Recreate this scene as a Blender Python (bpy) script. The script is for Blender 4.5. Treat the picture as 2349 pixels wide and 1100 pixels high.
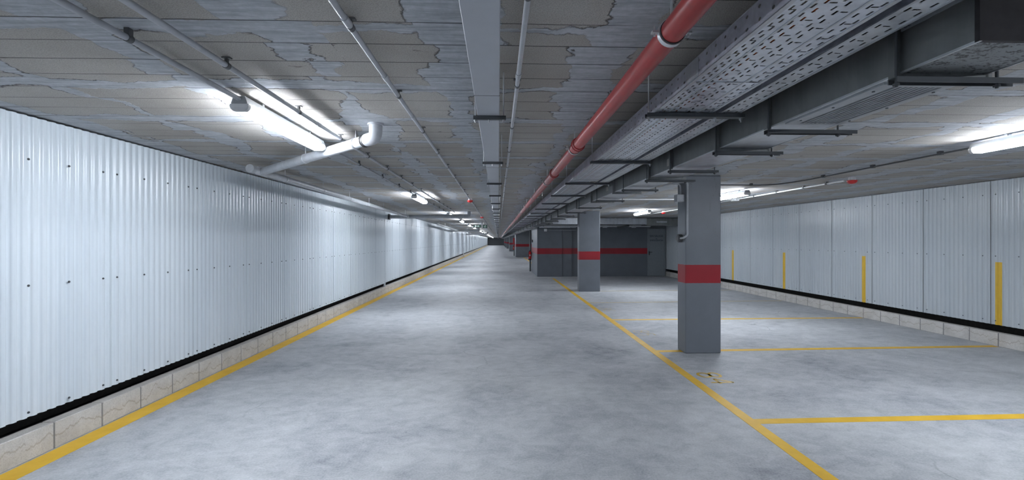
import bpy, math, random
from mathutils import Vector
random.seed(7)
for o in list(bpy.data.objects):
    bpy.data.objects.remove(o, do_unlink=True)
S = bpy.context.scene
COL = S.collection
# ------------------------------------------------------------------ camera
F = 1030.0; VPX = 1143.0; HOR = 551.0; EYE = 1.53
TH = math.atan((1174.5 - VPX) / F); CT = math.cos(TH); ST = math.sin(TH)
cd = bpy.data.cameras.new('camera'); cam = bpy.data.objects.new('camera', cd); COL.objects.link(cam)
cd.sensor_width = 36.0; cd.lens = F / 2349 * 36; cd.clip_end = 400; cd.clip_start = 0.05
cd.shift_y = (HOR - 550) / 2349
cam.location = (0, 0, EYE); cam.rotation_euler = (math.radians(90), 0, -TH)
S.camera = cam
# ------------------------------------------------------------------ world, exposure
w = bpy.data.worlds.new('world'); S.world = w; w.use_nodes = True
w.node_tree.nodes['Background'].inputs[0].default_value = (0.5, 0.6, 0.7, 1)
w.node_tree.nodes['Background'].inputs[1].default_value = 0.02
S.view_settings.view_transform = 'Standard'; S.view_settings.look = 'None'
S.view_settings.gamma = 1; S.view_settings.use_curve_mapping = False
S.view_settings.exposure = 1.07
LAMP_STRENGTH = 58.0
LAMP_COLOR = (0.86, 0.915, 1.0, 1)

ZC = EYE + 0.88            # ceiling height
ZT = ZC - 0.0008
XL = -3.27; XR = 7.24      # cladding faces
YN = -8.0; YF = 139.0

def dY(d, X): return (d - X * ST) / CT
def at(px, py, h):         # point at height EYE+h seen at a photo pixel
    d = h * F / (HOR - py); X = (px - VPX) * CT * d / F
    return Vector((X, dY(d, X), EYE + h))
def atX(px, X):            # y of a point on plane X seen at column px
    d = X * F / ((px - VPX) * CT); return dY(d, X)

# ------------------------------------------------------------------ node helper
class N:
    def __init__(s, name):
        s.m = bpy.data.materials.new(name); s.m.use_nodes = True
        s.t = s.m.node_tree; s.b = s.t.nodes['Principled BSDF']; s.out = s.t.nodes['Material Output']
    def node(s, typ, **kw):
        n = s.t.nodes.new(typ)
        for k, v in kw.items(): setattr(n, k, v)
        return n
    def put(s, sock, v):
        if isinstance(v, bpy.types.NodeSocket): s.t.links.new(v, sock)
        elif v is not None:
            if isinstance(v, (tuple, list)) and len(v) == 3 and sock.type == 'RGBA': v = (*v, 1)
            sock.default_value = v
    def pos(s):
        if not hasattr(s, '_p'):
            g = s.node('ShaderNodeNewGeometry'); x = s.node('ShaderNodeSeparateXYZ')
            s.t.links.new(g.outputs['Position'], x.inputs[0]); s._p = (g.outputs['Position'], x.outputs[0], x.outputs[1], x.outputs[2])
        return s._p
    def ma(s, op, a, b=None, c=None, clamp=False):
        n = s.node('ShaderNodeMath', operation=op, use_clamp=clamp)
        s.put(n.inputs[0], a)
        if b is not None: s.put(n.inputs[1], b)
        if c is not None: s.put(n.inputs[2], c)
        return n.outputs[0]
    def noise(s, vec, scale, detail=4, rough=0.5, dist=0.0):
        n = s.node('ShaderNodeTexNoise'); s.put(n.inputs['Vector'], vec)
        n.inputs['Scale'].default_value = scale; n.inputs['Detail'].default_value = detail
        n.inputs['Roughness'].default_value = rough; n.inputs['Distortion'].default_value = dist
        return n.outputs['Fac']
    def scl(s, vec, v, off=(0, 0, 0)):
        n = s.node('ShaderNodeMapping'); s.put(n.inputs['Vector'], vec)
        n.inputs['Scale'].default_value = v; n.inputs['Location'].default_value = off
        return n.outputs[0]
    def comb(s, x, y, z):
        n = s.node('ShaderNodeCombineXYZ'); s.put(n.inputs[0], x); s.put(n.inputs[1], y); s.put(n.inputs[2], z)
        return n.outputs[0]
    def mr(s, v, a, b, c=0.0, d=1.0, smooth=False):
        n = s.node('ShaderNodeMapRange', interpolation_type='SMOOTHSTEP' if smooth else 'LINEAR')
        s.put(n.inputs[0], v)
        for i, q in zip((1, 2, 3, 4), (a, b, c, d)): s.put(n.inputs[i], q)
        return n.outputs[0]
    def mix(s, f, a, b, mode='MIX'):
        n = s.node('ShaderNodeMix', data_type='RGBA', blend_type=mode)
        s.put(n.inputs[0], f); s.put(n.inputs[6], a); s.put(n.inputs[7], b)
        return n.outputs[2]
    def bump(s, h, strength=0.3, dist=0.01):
        n = s.node('ShaderNodeBump'); n.inputs['Strength'].default_value = strength; n.inputs['Distance'].default_value = dist
        s.put(n.inputs['Height'], h); s.t.links.new(n.outputs[0], s.b.inputs['Normal'])
    def set(s, col=None, rough=None, metal=None, spec=None, coat=None, alpha=None):
        for k, v in (('Base Color', col), ('Roughness', rough), ('Metallic', metal), ('Specular IOR Level', spec), ('Coat Weight', coat), ('Alpha', alpha)):
            if v is not None: s.put(s.b.inputs[k], v)
        return s.m
    def inband(s, v, a, b):
        return s.ma('MULTIPLY', s.ma('GREATER_THAN', v, a), s.ma('LESS_THAN', v, b))

def simple(name, col, rough=0.5, metal=0.0, var=0.12, scale=14, bump=0.0, spec=None):
    n = N(name); p = n.pos()[0]
    f = n.noise(p, scale, 5, 0.6)
    c = n.mix(n.mr(f, 0.3, 0.7), [q * (1 - var) for q in col], [min(1, q * (1 + var)) for q in col])
    n.set(c, n.mr(f, 0.3, 0.7, rough * 0.9, min(1, rough * 1.1)), metal, spec)
    if bump: n.bump(f, bump, 0.004)
    return n.m

# ------------------------------------------------------------------ materials
def floor_mat():
    n = N('polished concrete'); p, x, y, z = n.pos()
    a = n.noise(p, 0.3, 4, 0.6); b = n.noise(n.scl(p, (1, 1.15, 1)), 1.1, 9, 0.66, 0.6)
    c = n.noise(n.scl(p, (1, 1.3, 1)), 6, 9, 0.72, 0.5); d = n.noise(p, 70, 5, 0.7)
    v = n.ma('ADD', n.ma('ADD', n.ma('MULTIPLY', a, 0.34), n.ma('MULTIPLY', b, 0.40)), n.ma('ADD', n.ma('MULTIPLY', c, 0.40), n.ma('MULTIPLY', d, 0.36)))
    r = n.node('ShaderNodeValToRGB'); n.put(r.inputs[0], v)
    e = r.color_ramp.elements; e[0].position = 0.55; e[0].color = (0.15, 0.163, 0.185, 1); e[1].position = 0.92; e[1].color = (0.60, 0.61, 0.63, 1)
    q = e.new(0.68); q.color = (0.345, 0.36, 0.385, 1); q = e.new(0.78); q.color = (0.46, 0.475, 0.495, 1)
    # thin hairline cracks
    vor = n.node('ShaderNodeTexVoronoi', feature='DISTANCE_TO_EDGE'); vor.inputs['Scale'].default_value = 0.33
    dn = n.node('ShaderNodeTexNoise'); dn.inputs['Scale'].default_value = 1.5; dn.inputs['Detail'].default_value = 6; n.put(dn.inputs['Vector'], p)
    vm = n.node('ShaderNodeVectorMath', operation='SCALE'); n.put(vm.inputs[0], dn.outputs['Color']); vm.inputs['Scale'].default_value = 0.6
    va = n.node('ShaderNodeVectorMath', operation='ADD'); n.put(va.inputs[0], vm.outputs[0]); n.put(va.inputs[1], p)
    n.put(vor.inputs['Vector'], va.outputs[0])
    cr = n.ma('MULTIPLY', n.mr(vor.outputs['Distance'], 0.0, 0.004, 0.5, 0.0), n.mr(a, 0.5, 0.6))
    col = n.mix(cr, r.outputs[0], (0.08, 0.09, 0.1))
    n.set(col, n.mr(v, 0.5, 0.95, 0.52, 0.72), 0.0, 0.45)
    n.bump(n.ma('ADD', n.ma('MULTIPLY', c, 0.5), n.ma('MULTIPLY', d, 0.5)), 0.12, 0.004)
    return n.m

def ceiling_mat():
    n = N('block and mortar soffit'); p, x, y, z = n.pos()
    d1 = n.noise(p, 1.7, 6, 0.62, 0.5); d2 = n.noise(n.scl(p, (1, 1, 1), (13, 7, 3)), 1.7, 6, 0.62, 0.5)
    # jitter stepped per block row, so patch edges jump from course to course
    row = n.ma('FLOOR', n.ma('DIVIDE', n.ma('ADD', y, 0.02), 0.205))
    rj = n.node('ShaderNodeTexWhiteNoise', noise_dimensions='2D')
    n.put(rj.inputs['Vector'], n.comb(row, n.ma('FLOOR', n.ma('DIVIDE', x, 0.75)), 0.0))
    xx = n.ma('ADD', n.ma('ADD', x, n.ma('MULTIPLY', n.ma('SUBTRACT', d1, 0.5), 0.42)), n.ma('MULTIPLY', n.ma('SUBTRACT', rj.outputs[0], 0.5), 0.12))
    yy = n.ma('ADD', y, n.ma('MULTIPLY', n.ma('SUBTRACT', d2, 0.5), 0.26))
    bx = n.ma('PINGPONG', n.ma('ADD', xx, 0.2 + 75), 0.375)
    by = n.ma('PINGPONG', n.ma('ADD', yy, 0.28 + 72), 0.36)
    g = n.noise(n.scl(p, (1, 1, 1), (5, 1, 9)), 0.9, 3, 0.5)
    wx = n.mr(g, 0.35, 0.65, 0.03, 0.20); wy = n.mr(g, 0.3, 0.7, 0.095, 0.01)
    v = n.ma('MINIMUM', n.ma('SUBTRACT', bx, wx), n.ma('SUBTRACT', by, wy))
    fine = n.noise(p, 14, 6, 0.65)
    v = n.ma('ADD', v, n.ma('MULTIPLY', n.ma('SUBTRACT', fine, 0.5), 0.05))
    blk = n.mr(v, -0.003, 0.003)
    edge = n.ma('MULTIPLY', n.mr(n.ma('ABSOLUTE', v), 0.0, 0.008, 1.0, 0.0), n.mr(n.noise(n.scl(p, (1, 1, 1), (3, 3, 3)), 3.0, 3), 0.44, 0.56))
    sp = n.noise(p, 190, 2, 0.5); sp2 = n.noise(p, 30, 5, 0.7); big = n.noise(p, 1.1, 4, 0.6)
    cb = n.mix(n.mr(big, 0.35, 0.65), (0.37, 0.345, 0.315), (0.47, 0.455, 0.425))
    cb = n.mix(n.mr(sp, 0.42, 0.62, 0.0, 0.4), cb, (0.17, 0.16, 0.15))
    st = n.noise(n.scl(p, (1.2, 12, 1)), 3.0, 6, 0.7, 0.6)
    cs = n.mix(n.mr(st, 0.3, 0.7), (0.30, 0.32, 0.345), (0.60, 0.63, 0.67))
    cs = n.mix(n.mr(sp2, 0.3, 0.7, 0.0, 0.35), cs, (0.2, 0.21, 0.22))
    col = n.mix(blk, cs, cb)
    # board marks: thin straight seams across each course
    ys = n.ma('ADD', y, n.ma('MULTIPLY', n.ma('SUBTRACT', n.noise(n.scl(p, (1, 0.1, 1)), 4, 3), 0.5), 0.012))
    sd = n.ma('PINGPONG', n.ma('ADD', ys, 0.02 + 41), 0.1025)
    seam = n.ma('MULTIPLY', n.mr(sd, 0.0015, 0.0045, 1.0, 0.0), n.mr(n.noise(n.scl(p, (0.5, 5, 1)), 1.3, 2), 0.34, 0.5, 0.25, 1.0))
    col = n.mix(n.ma('MULTIPLY', seam, 0.85), col, (0.045, 0.045, 0.045))
    col = n.mix(n.ma('MULTIPLY', edge, 0.85), col, (0.05, 0.045, 0.04))
    # scattered chipped holes
    hv = n.noise(n.scl(p, (1, 2.5, 1), (1, 2, 4)), 1.6, 7, 0.62)
    hole = n.mr(hv, 0.70, 0.725)
    col = n.mix(n.ma('MULTIPLY', hole, 0.7), col, (0.09, 0.075, 0.065))
    n.set(col, 0.92, 0, 0.2)
    h = n.ma('SUBTRACT', n.ma('ADD', n.ma('MULTIPLY', blk, -0.4), n.ma('MULTIPLY', sp2, 0.25)), n.ma('ADD', n.ma('MULTIPLY', seam, 0.8), n.ma('ADD', n.ma('MULTIPLY', edge, 0.7), n.ma('MULTIPLY', hole, 1.0))))
    h = n.ma('ADD', h, n.ma('MULTIPLY', sp, n.ma('MULTIPLY', blk, 0.12)))
    n.bump(h, 0.75, 0.012)
    return n.m

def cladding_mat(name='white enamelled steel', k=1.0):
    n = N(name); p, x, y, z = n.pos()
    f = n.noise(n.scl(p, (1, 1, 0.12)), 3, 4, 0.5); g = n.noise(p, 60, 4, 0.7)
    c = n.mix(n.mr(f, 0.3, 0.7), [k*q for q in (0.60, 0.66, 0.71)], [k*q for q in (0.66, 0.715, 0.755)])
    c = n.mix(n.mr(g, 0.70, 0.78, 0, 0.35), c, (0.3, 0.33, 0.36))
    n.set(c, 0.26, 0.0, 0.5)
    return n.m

def block_mat():
    n = N('buff concrete block'); p, x, y, z = n.pos()
    i = n.ma('FLOOR', n.ma('DIVIDE', y, 0.4))
    off = n.noise(n.comb(n.ma('MULTIPLY', y, 1.0), n.ma('MULTIPLY', i, 3.7), 0.0), 4.5, 4, 0.6)
    off2 = n.noise(n.comb(n.ma('MULTIPLY', y, 1.0), n.ma('MULTIPLY', i, 1.9), 5.0), 3.0, 3, 0.6)
    l1 = n.mr(n.ma('ABSOLUTE', n.ma('SUBTRACT', z, n.mr(off, 0.25, 0.75, 0.02, 0.19))), 0.0, 0.011, 1, 0)
    l2 = n.mr(n.ma('SUBTRACT', z, n.mr(off2, 0.3, 0.7, 0.0, 0.24)), 0.0, 0.01, 0.0, 1.0)
    f = n.noise(p, 120, 4, 0.7); g = n.noise(p, 6, 5, 0.6)
    c = n.mix(n.mr(g, 0.3, 0.7), (0.47, 0.455, 0.43), (0.62, 0.605, 0.58))
    c = n.mix(n.ma('MULTIPLY', l2, 0.25), c, (0.62, 0.60, 0.57))
    c = n.mix(n.ma('MULTIPLY', l1, 0.5), c, (0.27, 0.22, 0.16))
    c = n.mix(n.mr(f, 0.45, 0.75, 0, 0.5), c, (0.26, 0.24, 0.22))
    n.set(c, 0.95, 0, 0.2); n.bump(f, 0.4, 0.004)
    return n.m

def band_mat(name, base, lo=0.953, hi=1.2):
    n = N(name); p, x, y, z = n.pos()
    f = n.noise(p, 3, 4, 0.5); g = n.noise(n.scl(p, (1, 1, 0.25)), 26, 6, 0.7, 1.0)
    c = n.mix(n.mr(f, 0.3, 0.7), [q * 0.93 for q in base], [q * 1.07 for q in base])
    rust = n.ma('MULTIPLY', n.mr(g, 0.60, 0.66), n.mr(z, 1.4, 2.1, 0.05, 0.4))
    c = n.mix(rust, c, (0.06, 0.065, 0.07))
    zb = n.ma('ADD', z, n.ma('MULTIPLY', n.ma('SUBTRACT', n.noise(p, 20, 3), 0.5), 0.006))
    b = n.inband(zb, lo, hi)
    c = n.mix(b, c, n.mix(n.mr(f, 0.3, 0.7), (0.27, 0.005, 0.014), (0.32, 0.007, 0.018)))
    n.set(c, 0.42, 0, 0.45); n.bump(n.noise(p, 40, 5, 0.6), 0.15, 0.004)
    return n.m

def galv_mat(name, base=(0.42, 0.45, 0.48), rough=0.38, slots=None):
    n = N(name); p, x, y, z = n.pos()
    f = n.noise(n.scl(p, (1, 1, 1)), 5, 6, 0.65, 1.0); g = n.noise(n.scl(p, (8, 8, 1)), 2.2, 5, 0.6)
    v = n.ma('MULTIPLY', n.ma('ADD', f, g), 0.5)
    c = n.mix(n.mr(v, 0.35, 0.65), [q * 0.78 for q in base], [q * 1.15 for q in base])
    al = None
    if slots:
        x0, x1, rows = slots
        holes = None
        # longitudinal slots staggered, some transverse ones: (offset, pitch, phase, half width, half length)
        for (off, pitch, ph, hw, hl) in rows:
            dx = n.ma('ABSOLUTE', n.ma('SUBTRACT', x, x0 + off))
            dy = n.ma('PINGPONG', n.ma('ADD', y, ph + 100 * pitch), pitch / 2)
            hm = n.ma('MULTIPLY', n.ma('LESS_THAN', dx, hw), n.ma('LESS_THAN', dy, hl))
            holes = hm if holes is None else n.ma('MAXIMUM', holes, hm)
        # only on the flat base, never on the side rails
        al = n.ma('SUBTRACT', 1.0, holes)
    n.set(c, n.mr(v, 0.3, 0.7, rough * 0.85, rough * 1.2), 0.85, 0.5, None, al)
    return n.m

def railhole_mat(name):
    n = N(name); p, x, y, z = n.pos()
    f = n.noise(p, 7, 6, 0.65, 1.0)
    c = n.mix(n.mr(f, 0.35, 0.65), (0.40, 0.42, 0.48), (0.62, 0.64, 0.72))
    h = None
    for zc, ph in ((EYE + 0.682, 0.0), (EYE + 0.722, 0.0)):
        dy = n.ma('MULTIPLY', n.ma('PINGPONG', n.ma('ADD', y, 100), 0.035), 0.75); dz = n.ma('ABSOLUTE', n.ma('SUBTRACT', z, zc))
        m = n.ma('LESS_THAN', n.ma('ADD', n.ma('POWER', dy, 2.0), n.ma('POWER', dz, 2.0)), 0.00003)
        h = m if h is None else n.ma('MAXIMUM', h, m)
    n.set(c, 0.4, 0.85, 0.5, None, n.ma('SUBTRACT', 1.0, h))
    return n.m

def line_mat():
    n = N('yellow road paint'); p, x, y, z = n.pos()
    f = n.noise(p, 5, 5, 0.6); g = n.noise(n.scl(p, (1, 1, 1), (4, 4, 4)), 45, 6, 0.75)
    c = n.mix(n.mr(f, 0.3, 0.7), (0.68, 0.40, 0.022), (0.80, 0.50, 0.045))
    c = n.mix(n.mr(g, 0.66, 0.74, 0, 0.55), c, (0.33, 0.34, 0.33))
    n.set(c, 0.5, 0, 0.4); return n.m
def faint_mat():
    n = N('worn yellow road paint'); p, x, y, z = n.pos()
    g = n.noise(p, 24, 7, 0.75)
    c = n.mix(n.mr(g, 0.42, 0.6), (0.56, 0.42, 0.16), (0.40, 0.40, 0.36))
    n.set(c, 0.5, 0, 0.4); return n.m

M = {}
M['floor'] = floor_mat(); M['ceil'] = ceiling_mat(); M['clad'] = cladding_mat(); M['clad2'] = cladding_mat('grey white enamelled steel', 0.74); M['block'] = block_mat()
M['mortar'] = simple('grey mortar', (0.20, 0.20, 0.20), 0.95)
M['dark'] = simple('dark rough earth face', (0.018, 0.017, 0.016), 0.95, var=0.6, scale=20, bump=0.6)
M['column'] = band_mat('grey column paint with red band', (0.155, 0.172, 0.198))
M['core'] = band_mat('grey wall paint with red band', (0.125, 0.142, 0.166))
M['greywall'] = simple('plain grey paint', (0.2, 0.215, 0.235), 0.6)
M['backwall'] = simple('grey render', (0.09, 0.095, 0.105), 0.8)
M['yellow'] = line_mat(); M['faint'] = faint_mat()
M['tape'] = simple('yellow wall tape', (0.62, 0.40, 0.03), 0.4, var=0.05)
M['conduit'] = simple('grey plastic conduit', (0.40, 0.42, 0.45), 0.42)
M['pvc'] = simple('pale grey drain pipe', (0.50, 0.52, 0.55), 0.38)
M['pvcdark'] = simple('dark grey drain pipe', (0.10, 0.11, 0.12), 0.5)
M['clip'] = simple('dark conduit clip', (0.09, 0.095, 0.10), 0.5)
M['trunk'] = simple('grey trunking cover', (0.44, 0.46, 0.50), 0.5, var=0.05, scale=8)
M['zinc'] = simple('zinc plated steel', (0.62, 0.64, 0.66), 0.35, 0.9)
M['steel'] = simple('dull dark steel channel', (0.10, 0.107, 0.115), 0.5, 0.7)
M['black'] = simple('black rubber', (0.02, 0.02, 0.022), 0.6)
M['red'] = simple('red pipe enamel', (0.33, 0.026, 0.026), 0.34, var=0.15)
M['redplastic'] = simple('red plastic', (0.62, 0.02, 0.02), 0.35)
M['white'] = simple('white plastic', (0.72, 0.73, 0.74), 0.4, var=0.04)
M['housing'] = simple('grey lamp housing', (0.34, 0.36, 0.38), 0.45)
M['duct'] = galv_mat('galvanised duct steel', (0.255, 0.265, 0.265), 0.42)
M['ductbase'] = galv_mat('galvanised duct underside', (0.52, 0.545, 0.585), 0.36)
M['grille'] = simple('aluminium grille', (0.36, 0.38, 0.40), 0.4, 0.1)
M['capblack'] = simple('blackish end cap sheet', (0.035, 0.032, 0.034), 0.6, 0.3, var=0.4)
def stained():
    n = N('speckled galvanised underside'); p, x, y, z = n.pos()
    sp = n.noise(n.scl(p, (1, 1.6, 1)), 62, 4, 0.6); reg = n.noise(p, 5, 3, 0.5)
    m_ = n.mr(n.ma('ADD', sp, n.ma('MULTIPLY', reg, 0.3)), 0.70, 0.75)
    c = n.mix(n.noise(p, 9, 5), (0.22, 0.235, 0.245), (0.36, 0.38, 0.39)); c = n.mix(n.ma('MULTIPLY', m_, 0.8), c, (0.035, 0.03, 0.03))
    n.set(c, 0.55, 0.4); return n.m
M['stained'] = stained()
M['void'] = simple('duct interior', (0.02, 0.022, 0.024), 0.8)
rowsA = []
for k, (off, ph) in enumerate([(0.028, 0), (0.046, .025), (0.082, 0.0125), (0.104, 0.0375), (0.150, 0.0), (0.172, 0.025), (0.222, .0375), (0.244, 0.0125), (0.276, 0.025)]):
    rowsA.append((off, 0.05, ph, 0.0040, 0.0125))
rowsA += [(0.037, 0.10, 0.04, 0.0115, 0.0034), (0.127, 0.10, 0.08, 0.0115, 0.0034), (0.196, 0.10, 0.03, 0.0115, 0.0034), (0.262, 0.10, 0.06, 0.0115, 0.0034)]
TRX0, TRX1 = 0.805, 1.105
M['tray'] = galv_mat('perforated galvanised tray', (0.62, 0.66, 0.73), 0.30, (TRX0, TRX1, rowsA))
T2X0, T2X1 = 1.145, 1.25
M['tray2'] = galv_mat('perforated narrow tray', (0.62, 0.65, 0.69), 0.4, (T2X0, T2X1, [(0.026, 0.05, 0, 0.0040, 0.0125), (0.080, 0.05, 0.025, 0.0040, 0.0125), (0.053, 0.10, 0.05, 0.0115, 0.0034)]))
M['rail'] = railhole_mat('perforated tray side rail')
M['orange'] = simple('orange cable jacket', (0.6, 0.13, 0.03), 0.5)
M['cable'] = simple('black cable jacket', (0.02, 0.02, 0.025), 0.5)
M['door'] = simple('grey steel door', (0.23, 0.26, 0.285), 0.42, var=0.05)
M['letters'] = simple('dark blue grey lettering', (0.035, 0.045, 0.075), 0.6)
M['redpaint'] = simple('red paint', (0.42, 0.02, 0.03), 0.5)
M['signgreen'] = simple('green sign face', (0.03, 0.09, 0.06), 0.4)
M['label'] = simple('pale sticker', (0.42, 0.40, 0.38), 0.6)
M['screw'] = simple('dark screw head', (0.10, 0.11, 0.12), 0.4, 0.5)
def lamp_mat():
    n = N('lit lamp diffuser'); n.set((0.8, 0.8, 0.8), 0.4)
    n.b.inputs['Emission Color'].default_value = LAMP_COLOR; n.b.inputs['Emission Strength'].default_value = LAMP_STRENGTH
    return n.m
M['lamp'] = lamp_mat()

# ------------------------------------------------------------------ mesh builder
class MB:
    def __init__(s): s.v = []; s.f = []; s.mi = []; s.sm = []
    def add(s, vs, fs, mi=0, sm=False):
        o = len(s.v); s.v += [Vector(q) for q in vs]
        for f in fs: s.f.append([i + o for i in f]); s.mi.append(mi); s.sm.append(sm)
        return s
    def box(s, x0, x1, y0, y1, z0, z1, mi=0, bev=0.0):
        if x0 > x1: x0, x1 = x1, x0
        if y0 > y1: y0, y1 = y1, y0
        if z0 > z1: z0, z1 = z1, z0
        if bev <= 0:
            return s.add([(x0,y0,z0),(x1,y0,z0),(x1,y1,z0),(x0,y1,z0),(x0,y0,z1),(x1,y0,z1),(x1,y1,z1),(x0,y1,z1)],
                  [(0,3,2,1),(4,5,6,7),(0,1,5,4),(1,2,6,5),(2,3,7,6),(3,0,4,7)], mi)
        b = min(bev, (x1-x0)*.45, (y1-y0)*.45, (z1-z0)*.45)
        vs = []; idx = {}
        for i, sx in enumerate((x0, x1)):
            for j, sy in enumerate((y0, y1)):
                for k, sz in enumerate((z0, z1)):
                    ix, iy, iz = (b if i == 0 else -b), (b if j == 0 else -b), (b if k == 0 else -b)
                    for a, q in enumerate(((sx, sy+iy, sz+iz), (sx+ix, sy, sz+iz), (sx+ix, sy+iy, sz))):
                        idx[(i, j, k, a)] = len(vs); vs.append(q)
        fs = []
        I = lambda i, j, k, a: idx[(i, j, k, a)]
        for i in (0, 1): fs.append([I(i,0,0,0), I(i,1,0,0), I(i,1,1,0), I(i,0,1,0)][::(-1 if i == 0 else 1)])
        for j in (0, 1): fs.append([I(0,j,0,1), I(1,j,0,1), I(1,j,1,1), I(0,j,1,1)][::(-1 if j == 1 else 1)])
        for k in (0, 1): fs.append([I(0,0,k,2), I(1,0,k,2), I(1,1,k,2), I(0,1,k,2)][::(-1 if k == 0 else 1)])
        for i in (0, 1):
            for j in (0, 1): fs.append([I(i,j,0,0), I(i,j,0,1), I(i,j,1,1), I(i,j,1,0)][::(1 if i == j else -1)])
            for k in (0, 1): fs.append([I(i,0,k,0), I(i,0,k,2), I(i,1,k,2), I(i,1,k,0)][::(-1 if i == k else 1)])
        for j in (0, 1):
            for k in (0, 1): fs.append([I(0,j,k,1), I(0,j,k,2), I(1,j,k,2), I(1,j,k,1)][::(1 if j == k else -1)])
        for i in (0, 1):
            for j in (0, 1):
                for k in (0, 1): fs.append([I(i,j,k,0), I(i,j,k,1), I(i,j,k,2)][::(-1 if (i+j+k) % 2 else 1)])
        return s.add(vs, fs, mi)
    def tube(s, pts, r, seg=12, cap=True, mi=0):
        pts = [Vector(p) for p in pts]; n = len(pts)
        rr = r if isinstance(r, (list, tuple)) else [r] * n
        t0 = (pts[1] - pts[0]).normalized()
        up = Vector((0, 0, 1)) if abs(t0.z) < 0.9 else Vector((1, 0, 0))
        side = t0.cross(up).normalized(); vs = []; fs = []
        for i, p in enumerate(pts):
            if i == 0: t = t0
            elif i == n - 1: t = (pts[i] - pts[i-1]).normalized()
            else:
                t = (pts[i+1] - pts[i]).normalized() + (pts[i] - pts[i-1]).normalized(); t.normalize()
            side = (side - t * side.dot(t)).normalized(); u = side.cross(t)
            for k in range(seg):
                a = 2 * math.pi * k / seg
                vs.append(p + (side * math.cos(a) + u * math.sin(a)) * rr[i])
        for i in range(n - 1):
            for k in range(seg):
                a, b = i*seg+k, i*seg+(k+1) % seg
                fs.append((a, b, b+seg, a+seg))
        s.add(vs, fs, mi, True)
        if cap:
            s.add(vs[:seg], [tuple(range(seg))[::-1]], mi); s.add(vs[-seg:], [tuple(range(seg))], mi)
        return s
    def prism(s, prof, axis, a0, a1, mi=0, sm=False, cap=True):   # closed profile extruded
        n = len(prof)
        def P(q, a): return (a, q[0], q[1]) if axis == 'x' else ((q[0], a, q[1]) if axis == 'y' else (q[0], q[1], a))
        vs = [P(q, a0) for q in prof] + [P(q, a1) for q in prof]
        s.add(vs, [(i, (i+1) % n, (i+1) % n + n, i + n) for i in range(n)], mi, sm)
        if cap: s.add(vs, [tuple(range(n))[::-1], tuple(range(n, 2*n))], mi)
        return s
    def build(s, name, mat, parent=None, origin=None):
        if origin is None:
            if parent is not None: origin = Vector(parent['_o'])
            else:
                xs = [v.x for v in s.v]; ys = [v.y for v in s.v]; zs = [v.z for v in s.v]
                origin = Vector(((min(xs)+max(xs))/2, (min(ys)+max(ys))/2, min(zs)))
        me = bpy.data.meshes.new(name)
        me.from_pydata([v - origin for v in s.v], [], s.f)
        for m in (mat if isinstance(mat, (list, tuple)) else [mat]): me.materials.append(m)
        me.polygons.foreach_set('material_index', s.mi); me.polygons.foreach_set('use_smooth', s.sm)
        me.update()
        o = bpy.data.objects.new(name, me); COL.objects.link(o)
        if parent is None: o.location = origin; o['_o'] = tuple(origin)
        else:
            o.parent = parent; o['_o'] = tuple(origin)
            po = Vector(parent['_o']); o.location = origin - po
        return o
ALL_TMP = []
def thing(name, loc, label=None, cat=None, group=None, kind=None):
    o = bpy.data.objects.new(name, None); COL.objects.link(o); o.location = loc; o['_o'] = tuple(loc)
    o.empty_display_size = 0.1
    return tag(o, label, cat, group, kind)
def tag(o, label=None, cat=None, group=None, kind=None):
    for k, v in (('label', label), ('category', cat), ('group', group), ('kind', kind)):
        if v: o[k] = v
    return o
def copy_tree(o, delta, parent=None):
    c = o.copy(); COL.objects.link(c)
    if parent is None:
        c.location = o.location + Vector(delta); c['_o'] = tuple(Vector(o['_o']) + Vector(delta))
    else: c.parent = parent
    for ch in list(o.children): copy_tree(ch, (0, 0, 0), c)
    return c
def part_copy(o, delta):       # another copy of a part on the same parent
    c = o.copy(); COL.objects.link(c); c.parent = o.parent; c.location = o.location + Vector(delta)
    for ch in list(o.children): copy_tree(ch, (0, 0, 0), c)
    return c
def bend(pts, r, n=6):
    pts = [Vector(p) for p in pts]; out = [pts[0]]
    for i in range(1, len(pts)-1):
        a = (pts[i-1]-pts[i]); b = (pts[i+1]-pts[i]); rr = min(r, a.length*.49, b.length*.49)
        p0 = pts[i] + a.normalized()*rr; p2 = pts[i] + b.normalized()*rr
        for k in range(n+1):
            t = k/n; out.append(p0*(1-t)**2 + pts[i]*2*t*(1-t) + p2*t*t)
    out.append(pts[-1]); return out
def split(a, b, k=24):
    a = Vector(a); b = Vector(b); return [a + (b-a)*i/k for i in range(k+1)]

# ================================================================== SETTING
tag(MB().box(-3.7, 7.7, YN, YF+.3, -0.2, 0).build('floor', M['floor']), kind='structure')
tag(MB().box(-3.7, 7.7, YN, YF+.3, ZC, ZC+0.2).build('ceiling', M['ceil']), kind='structure')
tag(MB().box(-3.7, 7.7, YF, YF+.3, 0, ZC).build('wall_far', M['greywall']), kind='structure')
tag(MB().box(-3.7, 7.7, YN-.2, YN, 0, ZC).build('wall_back', M['backwall']), kind='structure')

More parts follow.
